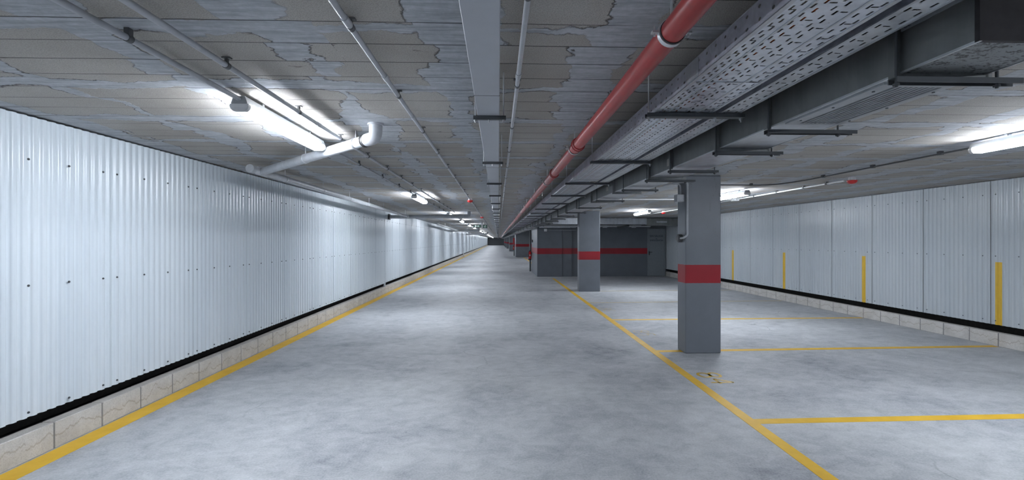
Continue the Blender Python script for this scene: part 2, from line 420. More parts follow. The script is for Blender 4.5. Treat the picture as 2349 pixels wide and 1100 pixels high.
def corr_sheet(W, z0, z1, sgn, n=15, samp=14, amp=0.0065, seam=False):
    mb = MB()
    if seam: mb.add([(sgn*.0085, -.004, z0), (sgn*.0085, .0045, z0), (sgn*.0085, .0045, z1), (sgn*.0085, -.004, z1)], [(0, 1, 2, 3)], 1)  # dark-coloured strip stands in for the shadow line at the sheet overlap
    vs = []; N_ = n*samp
    for i in range(N_+1):
        t = i/samp; c = max(-1, min(1, 1.9*math.cos(2*math.pi*t)+0.35))
        for z in (z0, z1): vs.append((sgn*c*amp, W*i/N_, z))
    mb.add(vs, [(2*i, 2*i+2, 2*i+3, 2*i+1) for i in range(N_)], 0, True)
    # the fold at the overlapping edge
    mb.add([(sgn*.0075, 0, z0), (sgn*.0115, -.004, z0), (sgn*.0115, -.004, z1), (sgn*.0075, 0, z1)], [(0, 1, 2, 3)])
    return mb
def clad_wall(name, X, sgn, y_first, W, y_end, z0, z1, rows, offs, xstep=None):
    x_out = X - sgn*0.25
    wl = MB().box(min(x_out, x_out-sgn*.15), max(x_out, x_out-sgn*.15), YN, YF, 0, ZC).build(name, M['dark']); tag(wl, kind='structure')
    proto = None; scr = None; i = 0; far = MB(); nscr = 0; farscr = MB(); nfs = 0
    y = y_first; cnt = 0
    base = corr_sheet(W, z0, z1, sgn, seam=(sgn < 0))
    s_m = MB().tube([(0, 0, 0), (sgn*.0035, 0, 0)], 0.0085, 8).tube([(sgn*.0035, 0, 0), (sgn*.008, 0, 0)], 0.0052, 6)
    while y < y_end - 0.01:
        dx = (xstep(y) if xstep else 0.0)
        if cnt < 100:
            if proto is None:
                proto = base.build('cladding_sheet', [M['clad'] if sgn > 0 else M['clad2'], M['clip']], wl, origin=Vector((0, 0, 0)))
                proto.location = Vector((X+dx, y, 0)) - Vector(wl['_o']); cur = proto
            else:
                cur = proto.copy(); COL.objects.link(cur); cur.parent = wl; cur.location = Vector((X+dx, y, 0)) - Vector(wl['_o'])
        else:
            far.add([v + Vector((X+dx, y, 0)) for v in base.v], base.f, 0, True)
        for o in offs:
            for z in rows:
                if y + o < 2.3: continue
                if nscr < 100:
                    if scr is None: scr = s_m.build('screw', M['screw'], wl, origin=Vector((0, 0, 0))); sc = scr
                    else: sc = scr.copy(); COL.objects.link(sc); sc.parent = wl
                    sc.location = Vector((X+dx+sgn*.0072, y+o, z)) - Vector(wl['_o']); nscr += 1
                elif y < 45:
                    farscr.add([v + Vector((X+dx+sgn*.0072, y+o, z)) for v in s_m.v], s_m.f); nfs += 1
        y += W; cnt += 1
    if far.v: tag(far.build('cladding_sheets_beyond', M['clad'], wl), kind='stuff')
    if nfs: tag(farscr.build('screws_beyond', M['screw'], wl), kind='stuff')
    return wl
# left wall: sheets 1.02 m wide; those past the joint stand slightly back
clad_wall('wall_left', XL, 1, 3.88 - 1.02, 1.02, YF, 0.30, EYE+.866, (2.094, 1.216, 0.336), (0.065, 0.36, 0.655, 0.95), lambda y: 0.0 if y < 13.0 else -0.03)
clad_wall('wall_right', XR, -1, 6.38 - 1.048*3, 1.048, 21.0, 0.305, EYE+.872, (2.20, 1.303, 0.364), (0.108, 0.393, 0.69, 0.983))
# cladding behind the camera, so that the room closes
for X, y1, nm in ((XL, 2.86, 'wall_left_rear'), (XR, 3.236, 'wall_right_rear')):
    tag(MB().box(X-.01, X+.01, YN, y1, 0.3, ZC).build(nm, M['clad']), kind='structure')
KH = 0.195
def kerb(name, xf, sgn, y0, y1, phase):
    mb = MB(); y = phase
    mb.box(xf - sgn*.004, xf - sgn*.095, y0, y1, 0, KH-.006, 1); mb.box(xf - sgn*.09, xf - sgn*.25, y0, y1, 0, KH-.05, 1)
    while y < y1:
        if y + .392 > y0: mb.box(xf - sgn*.10, xf, max(y, y0)+.005, min(y+.4, y1)-.005, 0, KH, 0, 0.005)
        y += 0.4
    return tag(mb.build(name, [M['block'], M['mortar']]), kind='structure')
kerb('trim_1', -3.262, 1, YN, YF, 3.305+.10 - 0.4*29)
kerb('trim_2', 7.22, -1, YN, 21.5, 6.27 - 0.4*36)
# far columns and stair core -------------------------------------------------
YC = dY(19.1, 4)
core = MB()
core.box(1.64, 2.70, dY(18.95, 2), YC+3.1, 0, ZC, 0, .006)
core.box(2.70, 3.12, dY(19.05, 3), YC+3.1, 0, ZC, 0, .006)
core.box(3.12, 6.40, dY(19.25, 5), YC+3.1, 0, ZC)
core.box(6.40, 7.19, dY(19.25, 5), YC+3.1, 2.05, ZC)
core.box(7.19, 7.60, dY(19.25, 5)+.25, YC+3.1, 0, ZC)
core.box(6.40, 7.19, dY(19.25, 5)+.3, YC+3.1, 0, 2.05)
tag(core.build('wall_core', M['core']), kind='structure')
yd = dY(19.25, 5)
dr = MB().box(6.40, 6.45, yd-.01, yd+.1, 0, 2.1).box(7.14, 7.19, yd-.01, yd+.1, 0, 2.1).box(6.45, 7.14, yd-.01, yd+.1, 2.05, 2.1).build('door_1', M['door'])
tag(dr, kind='structure')
MB().box(6.452, 7.138, yd+.02, yd+.07, 0.01, 2.045, 0, .004).build('door_leaf', M['door'], dr)
MB().box(6.475, 6.505, yd, yd+.022, 0.90, 1.06, 0, .004).tube([(6.49, yd, 1.03), (6.49, yd-.04, 1.03), (6.60, yd-.04, 1.03)], .010, 8).build('door_handle', M['black'], dr)
def text_mesh(body, size, mat, name, loc, rot, parent=None, extrude=0.002, align='CENTER'):
    cu = bpy.data.curves.new(name, 'FONT'); cu.body = body; cu.size = size; cu.extrude = extrude; cu.align_x = align
    to = bpy.data.objects.new(name+'_t', cu); COL.objects.link(to)
    dg = bpy.context.evaluated_depsgraph_get(); me = bpy.data.meshes.new_from_object(to.evaluated_get(dg))
    me.name = name; bpy.data.objects.remove(to, do_unlink=True)
    me.materials.clear(); me.materials.append(mat)
    o = bpy.data.objects.new(name, me); COL.objects.link(o); o.rotation_euler = rot
    if parent is not None: o.parent = parent; o.location = Vector(loc) - Vector(parent['_o'])
    else: o.location = loc
    o['_o'] = tuple(loc); return o
for t, z, s_ in (('SIN SALIDA', 1.68, .115), ('DE', 1.585, .06), ('EMERGENCIA', 1.50, .095)):
    text_mesh(t, s_, M['letters'], 'door_lettering', (6.80, yd+.018, z), (math.radians(90), 0, 0), dr)

# concrete columns
def column(x0, x1, d, depth, label, extra=None):
    y = dY(d, (x0+x1)/2)
    o = MB().box(x0, x1, y, y+depth, 0, ZC, 0, 0.012).build('concrete_column', M['column'])
    return tag(o, label, 'column'), y
c1, y1 = column(2.53, 3.02, 6.08, 0.27, 'nearest grey column with red band, grey conduit running down its left corner')
c2, y2 = column(2.42, 3.05, 13.45, 0.3, 'second grey column with red band, standing in front of the dark stair core wall')
column(1.62, 3.4, 41.5, 3.0, 'broad grey pier with red band just beyond the stair core')
column(1.55, 2.15, 63, 1.2, 'grey column with red band behind the broad pier along the aisle')
column(1.56, 2.0, 84, 1.0, 'distant grey column with red band, second one behind the broad pier')
column(1.50, 1.95, 98, 0.8, 'farthest but one grey column with red band at aisle end')
column(1.50, 1.95, 116, 0.8, 'farthest grey column with red band next to the end wall')

# ================================================================== FLOOR MARKINGS
def strip(p, q, wd, name, mat, label, cat, z=0.0015, group=None):
    p = Vector((p[0], p[1], 0)); q = Vector((q[0], q[1], 0)); t = (q-p).normalized(); s_ = Vector((-t.y, t.x, 0))*wd/2
    k = max(1, int((q-p).length/1.0)); mb = MB()
    a = [p+s_, p-s_, q-s_, q+s_]
    mb.add([v for v in a] + [v+Vector((0,0,z)) for v in a], [(4,5,6,7),(0,1,5,4),(1,2,6,5),(2,3,7,6),(3,0,4,7)])
    o = mb.build(name, mat); return tag(o, label, cat, group)
def fl(px, py):
    d = EYE*F/(py-HOR); X = (px-VPX)*CT*d/F; return (X, dY(d, X))
strip((-3.165, YN), (-3.165, YF), 0.165, 'painted_line', M['yellow'], 'long yellow line painted on the floor along the left block kerb', 'floor line')
pd = fl(1903, 1100)
strip((pd[0]-.0, 1.2), fl(1269, 638), 0.10, 'painted_line', M['yellow'], 'long yellow diagonal-looking line dividing the aisle from the parking bays', 'floor line', 0.0025)
strip((2.25, 27), (2.31, 40.5), 0.10, 'painted_line', M['yellow'], 'short far yellow line by the broad pier beyond the stair core', 'floor line')
bay = [((1740, 966), (2349, 954), 'M', 'nearest yellow bay line, running off the right side of the photo'),
       ((1520, 805), (2275, 793.5), 'M', 'yellow bay line passing under the nearest column'),
       ((1408, 733), (1968, 728.3), 'M', 'yellow bay line just behind the nearest column'),
       ((1365, 694), (1790, 689), 'F', 'faint yellow bay line between the two nearest columns, the farther of them'),
       ((1300, 668), (1660, 664.5), 'F', 'faint yellow bay line at the foot of the second column')]
for i, (a, b, k, lab) in enumerate(bay):
    p = Vector(fl(*a)); q = Vector(fl(*b)); p = p + (p-q).normalized()*0.03
    p.x = 2.14 if i < 4 else p.x
    t = (q-p).normalized(); q = p + t*((7.20 - p.x)/t.x)
    strip(p, q, 0.10 if i < 3 else 0.09, 'painted_line', M['yellow'] if k == 'M' else M['faint'], lab, 'floor line')

def ribbon(mb, pts, wd, closed=False, z=0.002):
    pts = [Vector((p[0], p[1], 0)) for p in pts]; n = len(pts); L = []; R = []
    for i in range(n):
        if closed: t = (pts[(i+1) % n]-pts[i-1])
        else: t = pts[min(i+1, n-1)]-pts[max(i-1, 0)]
        t.normalize(); s_ = Vector((-t.y, t.x, 0))*wd/2; L.append(pts[i]+s_); R.append(pts[i]-s_)
    Z = Vector((0, 0, z)); vs = [v+Z for v in L]+[v+Z for v in R]
    m = n if closed else n-1
    mb.add(vs, [(i, i+n, (i+1) % n+n, (i+1) % n) for i in range(m)])
def digit(mb, ch, ox, oy, h=0.25, w=0.17, st=0.031):
    # glyph coordinates u (reading direction = -Y), v (up = +X)
    W = lambda u, v: (ox + v*h, oy - u*w)
    if ch == '8':
        for cv, rv in ((0.27, 0.26), (0.76, 0.23)):
            ribbon(mb, [W(0.5+0.47*math.cos(a), cv+rv*math.sin(a)) for a in [2*math.pi*i/24 for i in range(24)]], st, True)
    if ch == '4':
        ribbon(mb, [W(0.78, 0.0), W(0.78, 1.0)], st); ribbon(mb, [W(0.78, 1.0), W(0.02, 0.36)], st); ribbon(mb, [W(0.02, 0.36), W(1.02, 0.36)], st)
    if ch == '5':
        ribbon(mb, [W(0.95, 1.0), W(0.15, 1.0)], st); ribbon(mb, [W(0.15, 1.0), W(0.1, 0.56)], st)
        ribbon(mb, [W(0.1, 0.56)] + [W(0.45+0.5*math.cos(a), 0.31+0.31*math.sin(a)) for a in [math.radians(130-i*22) for i in range(13)]], st)
    if ch == '6':
        ribbon(mb, [W(0.5+0.45*math.cos(a), 0.3+0.29*math.sin(a)) for a in [2*math.pi*i/20 for i in range(20)]], st, True)
        ribbon(mb, [W(0.06, 0.36), W(0.15, 0.7), W(0.45, 0.95), W(0.85, 1.0)], st)
a84 = MB(); digit(a84, '8', 2.27, 5.12); digit(a84, '4', 2.29, 4.90)
tag(a84.build('bay_number', M['tape']), 'yellow bay number 84 painted on the floor beside the dividing line', 'bay number')
a85 = MB(); digit(a85, '8', 2.27, 7.55, st=.026); digit(a85, '5', 2.29, 7.33, st=.026)
tag(a85.build('bay_number', M['faint']), 'fainter yellow bay number 85 on the floor left of the nearest column', 'bay number')
a86 = MB(); digit(a86, '8', 2.27, 10.05, st=.024); digit(a86, '6', 2.29, 9.83, st=.024)
tag(a86.build('bay_number', M['faint']), 'barely visible yellow bay number in the third bay', 'bay number')
# yellow tapes on the right cladding
for px, ztop, lab in ((2292, 1.215, 'nearest and widest-looking yellow stripe on the right corrugated wall'), (1981, 1.22, 'second yellow stripe from the right edge on the corrugated wall'),
                      (1799, 1.225, 'third yellow stripe from the right edge on the corrugated wall'), (1681, 1.23, 'yellow stripe on the right wall just beside the nearest column')):
    y = atX(px, XR); mb = MB(); N_ = 24; prof = []
    vs = []
    for i in range(N_+1):
        yy = y - .045 + .09*i/N_
        ys_ = ((yy - 6.38) % 1.048)/1.048*15
        c = max(-1, min(1, 1.9*math.cos(2*math.pi*ys_)+0.35))
        for z in (0.305, ztop): vs.append((XR - c*.0065 - .0012, yy, z))
    mb.add(vs, [(2*i, 2*i+2, 2*i+3, 2*i+1) for i in range(N_)], 0, True)
    tag(mb.build('wall_stripe', M['tape']), lab, 'wall stripe')

# ================================================================== LAMPS
def lamp_proto(X, y, L, label, group):
    zt = EYE + .855
    t = thing('batten_lamp', (X, y+L/2, zt-.085), label, 'lamp', group)
    hp = [(X-.046, zt-.045), (X-.048, zt-.040), (X-.034, zt), (X+.034, zt), (X+.048, zt-.040), (X+.046, zt-.045)]
    MB().prism(hp, 'y', y, y+L).build('lamp_housing', M['housing'], t)
    dp = [(X-.054, zt-.0455), (X-.056, zt-.060), (X-.050, zt-.076), (X-.034, zt-.088), (X+.034, zt-.088), (X+.050, zt-.076), (X+.056, zt-.060), (X+.054, zt-.0455)]
    MB().prism(dp, 'y', y+.03, y+L-.03, sm=True).build('diffuser', M['lamp'], t)
    dp2 = [(q[0], q[1]) for q in dp]
    MB().prism(dp2, 'y', y, y+.0295).build('end_cap', M['white'], t)
    MB().prism(dp2, 'y', y+L-.0295, y+L).build('end_cap', M['white'], t)
    for k in (.2, .8):
        MB().box(X-.02, X+.02, y+L*k-.012, y+L*k+.012, zt, ZT).build('ceiling_bracket', M['zinc'], t)
    for k in (.1, .37, .63, .9):
        MB().box(X+.048, X+.064, y+L*k-.01, y+L*k+.01, zt-.055, zt-.035).build('clip', M['zinc'], t)
    return t
XA = -1.535
l1 = lamp_proto(XA, dY(2.66, XA), 1.2, 'nearest glowing batten lamp on the left ceiling, partly behind the white drain pipe', 'batten lamps along the left of the aisle')
ords = ['second', 'third', 'fourth', 'fifth', 'sixth', 'seventh', 'eighth', 'ninth', 'tenth', 'eleventh', 'twelfth', 'thirteenth', 'fourteenth', 'fifteenth', 'sixteenth', 'seventeenth', 'eighteenth', 'nineteenth', 'twentieth', 'twenty-first', 'twenty-second', 'twenty-third', 'twenty-fourth', 'twenty-fifth', 'twenty-sixth', 'twenty-seventh']
LY = [dY(2.66, XA)-8.6, dY(2.66, XA)-5.2, dY(2.66, XA)]
for i in range(26):
    dd = 8.2 + 5.0*i + (0.55 if i == 1 else 0)
    if dd > 134: break
    LY.append(dY(2.66, XA)+dd-2.66)
    c = copy_tree(l1, (0, dd-2.66, 0)); c['label'] = 'glowing batten lamp over the aisle, %s from the camera in the left row' % (ords[i])
c = copy_tree(l1, (0, -5.2, 0)); c['label'] = 'batten lamp of the left row behind the camera'
c = copy_tree(l1, (0, -8.6, 0)); c['label'] = 'unseen batten lamp added behind the camera as fill light'  # extra lamp out of view, added to lift the general light
XB = 4.215
r1 = lamp_proto(XB, dY(3.98, XB)-1.33, 1.33, 'glowing batten lamp cut by the right edge of the photo', 'batten lamps over the parking bays')
for dd, lab in ((4.95, 'glowing batten lamp seen just right of the nearest column'), (9.85, 'small glowing batten lamp between the two nearest columns'), (-5.2, 'batten lamp over the bays behind the camera')):
    c = copy_tree(r1, (0, dd, 0)); c['label'] = lab
for i, dd in enumerate((24, 31.2, 44.2, 54.6, 65, 75.4, 85.8, 96.2, 106.6, 117)):
    c = copy_tree(r1, (0, dd, 0)); c['label'] = 'batten lamp over the hidden bays behind the stair core, %s one' % (['first'] + ords)[i]

# ================================================================== CONDUITS
def conduit(X, h, y0, y1, r, label, step, ph, ncl, joints=()):
    t = thing('conduit', (X, y0, EYE+h-r), label, 'conduit')
    mb = MB().tube([(X, y0, EYE+h), (X, y1, EYE+h)], r, 12)
    mb.build('conduit_tube', M['conduit'], t)
    cl = None
    for i in range(ncl):
        y = ph + step*i
        if cl is None:
            m = MB().tube([(X, y-.012, EYE+h), (X, y+.012, EYE+h)], r+.003, 12); m.box(X-.006, X+.006, y-.008, y+.008, EYE+h+r, ZT); m.box(X-.02, X+.02, y-.011, y+.011, ZT-.006, ZT)
            cl = m.build('clip', M['clip'], t); cy = y
        else: part_copy(cl, (0, y-cy, 0))
    for y in joints:
        MB().tube([(X, y-.03, EYE+h), (X, y+.03, EYE+h)], r+.003, 12).build('coupling', M['conduit'], t)
    return t
t = thing('conduit', (-1.565, 2.6, EYE+.83), 'grey conduit feeding the nearest lamp, leftmost of the ceiling conduits', 'conduit')
for k in (0, 1): MB().tube([(XA, LY[k]+1.201, EYE+.838), (XA, LY[k+1]-.001, EYE+.838)], .0135, 12).build('conduit_tube', M['conduit'], t)
m = MB().tube([(XA, 1.90, EYE+.838), (XA, 1.925, EYE+.838)], .017, 12).box(XA-.01, XA+.01, 1.90, 1.925, EYE+.85, ZT); cl = m.build('clip', M['clip'], t)
for k in (-.8,): part_copy(cl, (0, k, 0))
t = thing('conduit', (-1.55, 30, EYE+.83), 'grey conduit linking the lamps of the left row', 'conduit')
for k in range(2, len(LY)-1): MB().tube([(XA, LY[k]+1.201, EYE+.838), (XA, LY[k+1]-.001, EYE+.838)], .0105, 8).build('conduit_tube', M['conduit'], t)
cl = MB().tube([(XA, 5.0, EYE+.838), (XA, 5.025, EYE+.838)], .015, 8).box(XA-.008, XA+.008, 5.0, 5.025, EYE+.85, ZT).build('clip', M['clip'], t)
for k in range(0, 6):
    for q in (0, 1.0, 2.0, 2.9):
        if (k or q) and not (k == 2 and q == 0): part_copy(cl, (0, 5.0*k+q + (0.0 if k == 0 else -.25), 0))
conduit(-1.305, .840, YN+.5, 13.5, .0135, 'grey conduit just right of the nearest lamp, passing above the drain pipe', .78, 1.42, 15, (3.3,))
conduit(-.585, .845, YN+.5, 60, .0125, 'grey conduit carrying the red beacons, left of the central trunking', .85, .95, 45, (1.75, 2.35, 3.1))
conduit(.103, .845, YN+.5, 60, .0115, 'grey conduit just right of the central trunking', .9, 1.55, 40, (2.3,))
# conduits over the bays
t = thing('conduit', (4.35, 6, EYE+.83), 'thin dark conduit with saddle clips curving on the ceiling above the bays', 'conduit')
yq = dY(6.93, 4); hh = .853
MB().tube(bend([(3.05, yq, EYE+hh), (4.2, yq, EYE+hh), (4.36, yq-.45, EYE+hh), (4.36, 3.7, EYE+hh)], .3), .009, 8).build('conduit_tube', M['clip'], t)
for (x, y) in ((3.3, yq), (3.9, yq), (4.36, 5.9), (4.36, 5.1), (4.36, 4.3)):
    MB().box(x-.018, x+.018, y-.018, y+.018, EYE+hh-.012, ZT).build('clip', M['clip'], t)
t = thing('conduit', (4.93, 9, EYE+.83), 'pale conduit running from beside the nearest column to the near red siren', 'conduit')
ye = dY(9.35, 4.9)
MB().tube(bend([(2.35, ye, EYE+.85), (4.93, ye, EYE+.85), (4.93, dY(6.4, 4.93), EYE+.85)], .08), .0125, 8).build('conduit_tube', M['white'], t)
MB().box(4.87, 4.99, ye-.06, ye+.06, EYE+.82, ZT-.001, 0, .006).build('junction_box', M['white'], t)
for y in (8.5, 7.8, 7.1, 6.6): MB().box(4.91, 4.95, y-.014, y+.014, EYE+.835, ZT).build('clip', M['clip'], t)
MB().tube([(4.93, ye, EYE+.85), (4.93, 16.8, EYE+.85)], .010, 8).build('conduit_tube', M['white'], t)
# conduit and boxes on the nearest column
t = thing('conduit', (2.5, y1, 1.55), 'grey conduit bending down the left corner of the nearest column to a round box', 'conduit')
xx = 2.545; yy = y1 - .014
MB().tube(bend([(2.40, y1+.1, EYE+.79), (2.47, yy, EYE+.79), (xx+.005, yy, EYE+.79), (xx+.005, yy, EYE+.07), (2.502, yy, EYE+.035), (2.497, y1+.1, EYE+.03)], .075), .0145, 12).build('conduit_tube', M['conduit'], t)
MB().tube([(2.528, y1+.13, EYE+.03), (2.475, y1+.13, EYE+.03)], .055, 20).tube([(2.475, y1+.13, EYE+.03), (2.468, y1+.13, EYE+.03)], .042, 20).build('round_box', M['clip'], t)
MB().box(2.42, 2.53, y1+.02, y1+.12, EYE+.525, EYE+.625, 0, .006).build('junction_box', M['conduit'], t)
MB().tube(bend([(2.28, y1+.15, EYE+.755), (2.36, y1+.1, EYE+.775), (2.49, y1+.07, EYE+.775), (2.495, y1+.07, EYE+.62)], .06), .011, 10).build('conduit_tube', M['conduit'], t)

# red sirens / beacons
def siren(x, y, label, s=1.0, hb=.835):
    t = thing('alarm_siren', (x, y, EYE+hb-.045), label, 'alarm')
    z = EYE+hb
    MB().tube([(x, y, z+.004), (x, y, ZT)], [.045*s, .04*s], 20).build('base', M['white'], t)
    prof = [(.062, 0), (.062, .010), (.057, .025), (.045, .038), (.028, .046), (.003, .049)]
    MB().tube([(x, y, z-q[1]) for q in prof], [q[0]*s for q in prof], 20).build('dome', M['redplastic'], t)
p = at(1083, 462, .81); siren(-.585, p.y, 'nearer red ceiling beacon on the conduit left of the trunking')
p = at(1107, 499, .81); siren(-.585, p.y, 'farther red ceiling beacon on the conduit left of the trunking')
siren(4.93, dY(6.26, 4.93), 'red siren on the ceiling above the parking bays, right part of photo')
siren(4.93, dY(13.4, 4.93), 'small red siren near the lamp between the two nearest columns')

# ================================================================== CENTRAL TRUNKING
t = thing('cable_trunking', (-.05, 1, EYE+.65), 'long grey cable trunking hung along the ceiling in the middle of the photo', 'trunking')
zb = EYE+.652
MB().box(-.104, .002, YN+.5, YF-1, zb+.006, zb+.055).build('trunking_body', M['trunk'], t)
MB().prism([(-.108, zb+.016), (-.108, zb+.001), (-.1055, zb-.0015), (.0035, zb-.0015), (.006, zb+.001), (.006, zb+.016), (.004, zb+.016), (.003, zb+.004), (-.105, zb+.004), (-.106, zb+.016)], 'y', YN+.5, YF-1).build('cover', M['trunk'], t)
j = MB().box(-.1085, .0065, 2.02, 2.024, zb-.0022, zb+.012).build('cover_joint', M['steel'], t)
for k in range(1, 30): part_copy(j, (0, 2.0*k, 0))
yh = dY(2.35, 0)
ch = MB().box(-.130, .040, yh-.010, yh+.010, zb-.022, zb-.002).build('hanger_channel', M['steel'], t)
for x in (-.120, .028): MB().tube([(x, yh, zb-.038), (x, yh, ZT)], .0035, 8).tube([(x, yh, zb-.03), (x, yh, zb-.022)], .008, 6).build('threaded_rod', M['zinc'], ch)
MB().tube([(-.05, yh, zb-.035), (-.05, yh, zb-.002)], .0035, 8).build('bolt', M['zinc'], ch)
for k in range(-2, 75):
    if k != 0: part_copy(ch, (0, 1.37*k, 0))

# ================================================================== RED PIPE
XP, HP_, RP = .607, .728, .042
t = thing('sprinkler_pipe', (XP, 1, EYE+HP_-RP), 'long red fire main pipe hung along the ceiling', 'pipe')
MB().tube([(XP, YN+.5, EYE+HP_), (XP, YF-1, EYE+HP_)], RP, 28).build('pipe_run', M['red'], t)
for d_ in (3.42, 4.88): 
    MB().tube([(XP, dY(d_, XP)-.05, EYE+HP_), (XP, dY(d_, XP)+.05, EYE+HP_)], RP+.006, 28).tube([(XP, dY(d_, XP)-.008, EYE+HP_), (XP, dY(d_, XP)+.008, EYE+HP_)], RP+.011, 28, mi=0).build('coupling', M['red'], t)
yk = dY(1.575, XP)
rk = MB().tube([(XP, yk-.016, EYE+HP_), (XP, yk+.016, EYE+HP_)], RP+.0025, 28).build('clamp_liner', M['black'], t)
ck = MB().tube([(XP, yk-.011, EYE+HP_), (XP, yk+.011, EYE+HP_)], RP+.006, 28)
for sx in (-1, 1):
    ck.box(XP+sx*(RP+.004), XP+sx*(RP+.028), yk-.010, yk+.010, EYE+HP_-.004, EYE+HP_+.004).tube([(XP+sx*(RP+.018), yk, EYE+HP_-.014), (XP+sx*(RP+.018), yk, EYE+HP_+.022)], .004, 8)
ck.tube([(XP, yk, EYE+HP_+RP), (XP, yk, ZT)], .005, 8)
ck = ck.build('pipe_clamp', M['zinc'], t)
for k in range(1, 40): part_copy(rk, (0, 2.0*k, 0)); part_copy(ck, (0, 2.0*k, 0))

# ================================================================== CABLE TRAYS
zt = EYE+.66; zt2 = EYE+.741
t = thing('cable_tray', (.95, 1, zt), 'wide perforated galvanised cable tray beside the red pipe', 'cable tray')
b = MB(); b.box(TRX0+.004, TRX1-.004, YN+.5, YF-1, zt, zt+.0012); b.build('perforated_base', M['tray'], t)
for xs_ in (TRX0, TRX1-.0015): MB().box(xs_, xs_+.0015, YN+.5, YF-1, zt+.002, zt2).build('side_rail', M['rail'], t)
for xs_, xe in ((TRX0-.001, TRX0+.014), (TRX0+.068, TRX0+.075), (TRX1-.082, TRX1-.075), (TRX1-.014, TRX1+.001)):
    MB().box(xs_, xe, YN+.5, YF-1, zt-.0025, zt+.0002).build('stiffening_rib', M['ductbase'], t)
MB().box(TRX0-.001, TRX0+.010, YN+.5, YF-1, zt2, zt2+.002).build('rail_lip', M['ductbase'], t)
j = MB().box(TRX0-.001, TRX1+.001, 1.842, 1.845, zt-.003, zt+.001).box(TRX0-.002, TRX0, 1.78, 1.90, zt+.004, zt2-.006).build('joint_plate', M['ductbase'], t)
for k in range(1, 12): part_copy(j, (0, 3.0*k, 0))
yh = dY(2.33, 1)
ch = MB().prism([(yh-.02, zt-.024), (yh+.02, zt-.024), (yh+.02, zt-.004), (yh+.015, zt-.004), (yh+.015, zt-.020), (yh-.015, zt-.020), (yh-.015, zt-.004), (yh-.02, zt-.004)], 'x', .765, 1.275).build('hanger_channel', M['steel'], t)
for x in (.778, 1.125, 1.262): MB().tube([(x, yh, zt-.045), (x, yh, ZT)], .004, 8).tube([(x, yh, zt-.034), (x, yh, zt-.024)], .009, 6).build('threaded_rod', M['zinc'], ch)
for k in range(-2, 75):
    if k != 0: part_copy(ch, (0, 1.40*k, 0))
t = thing('cable_tray', (1.2, 1, zt), 'narrow perforated galvanised cable tray between the wide tray and the duct', 'cable tray')
MB().box(T2X0+.003, T2X1-.003, YN+.5, YF-1, zt, zt+.0012).build('perforated_base', M['tray2'], t)
for xs_ in (T2X0, T2X1-.0015): MB().box(xs_, xs_+.0015, YN+.5, YF-1, zt+.002, zt2).build('side_rail', M['rail'], t)
for xs_, xe in ((T2X0-.001, T2X0+.010), (T2X1-.010, T2X1+.001)):
    MB().box(xs_, xe, YN+.5, YF-1, zt-.0025, zt+.0002).build('stiffening_rib', M['ductbase'], t)
# cables lying in the wide tray
for i, (x, mt, lab) in enumerate(((.93, 'orange', 'orange cable lying in the wide tray, seen through its slots'), (.99, 'cable', 'black cable lying in the wide tray beside the orange one'), (1.05, 'cable', 'black cable lying along the right rail of the wide tray'))):
    pts = [(x+.012*math.sin(k*1.3+i*2), YN+.5+k*1.0, zt+.012) for k in range(60)]
    tag(MB().tube(pts, .0095, 8).build('power_cable', M[mt]), lab, 'cable')
pts = [(x+.01*math.sin(k*1.1), YN+.5+k*1.0, zt+.012) for k in range(60)]
x = 1.195; pts = [(x+.008*math.sin(k*1.7), YN+.5+k*1.0, zt+.0145) for k in range(60)]
tag(MB().tube(pts, .012, 8).build('power_cable', M['cable']), 'black cable lying in the narrow tray', 'cable')

# ================================================================== VENTILATION DUCT
HD = .56; DX0, DX1 = 2.405*HD, 2.93*HD; zd = EYE+HD; zdt = ZT-.07
t = thing('ventilation_duct', (1.5, 1, zd), 'long rectangular galvanised ventilation duct hung right of the cable trays', 'duct')
joints = [1.26, 1.52, 2.75, 3.98, 5.22, 6.45, 7.68, 8.9, 10.1, 11.35, 12.6, 13.8, 15.0, 16.3, 17.5, 18.7, 21, 24, 27, 30, 36, 42, 50, 60, 80, 138]
for k in range(len(joints)-1):
    a, b_ = dY(joints[k], 1.5)+.004, dY(joints[k+1], 1.5)-.004
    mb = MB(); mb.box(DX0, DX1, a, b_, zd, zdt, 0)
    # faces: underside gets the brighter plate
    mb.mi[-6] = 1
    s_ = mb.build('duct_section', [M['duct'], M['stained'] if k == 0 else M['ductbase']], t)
    fy = a-.004
    if k > 0: MB().box(DX0-.022, DX1+.022, fy-.012, fy+.012, zd-.022, zd).box(DX0-.022, DX0, fy-.012, fy+.012, zd, zdt).box(DX1, DX1+.022, fy-.012, fy+.012, zd, zdt).build('flange', M['duct'], t)
# end cap stiffener at the near end
ya = dY(1.26, 1.5)
MB().box(DX0-.003, DX1+.003, ya-.002, ya+.012, zd-.002, zdt).build('end_cap', M['capblack'], t)
MB().box(DX0-.001, DX0+.006, ya, dY(138, 1.5), zd-.003, zd+.004).box(DX1-.006, DX1+.001, ya, dY(138, 1.5), zd-.003, zd+.004).build('corner_seam', M['zinc'], t)
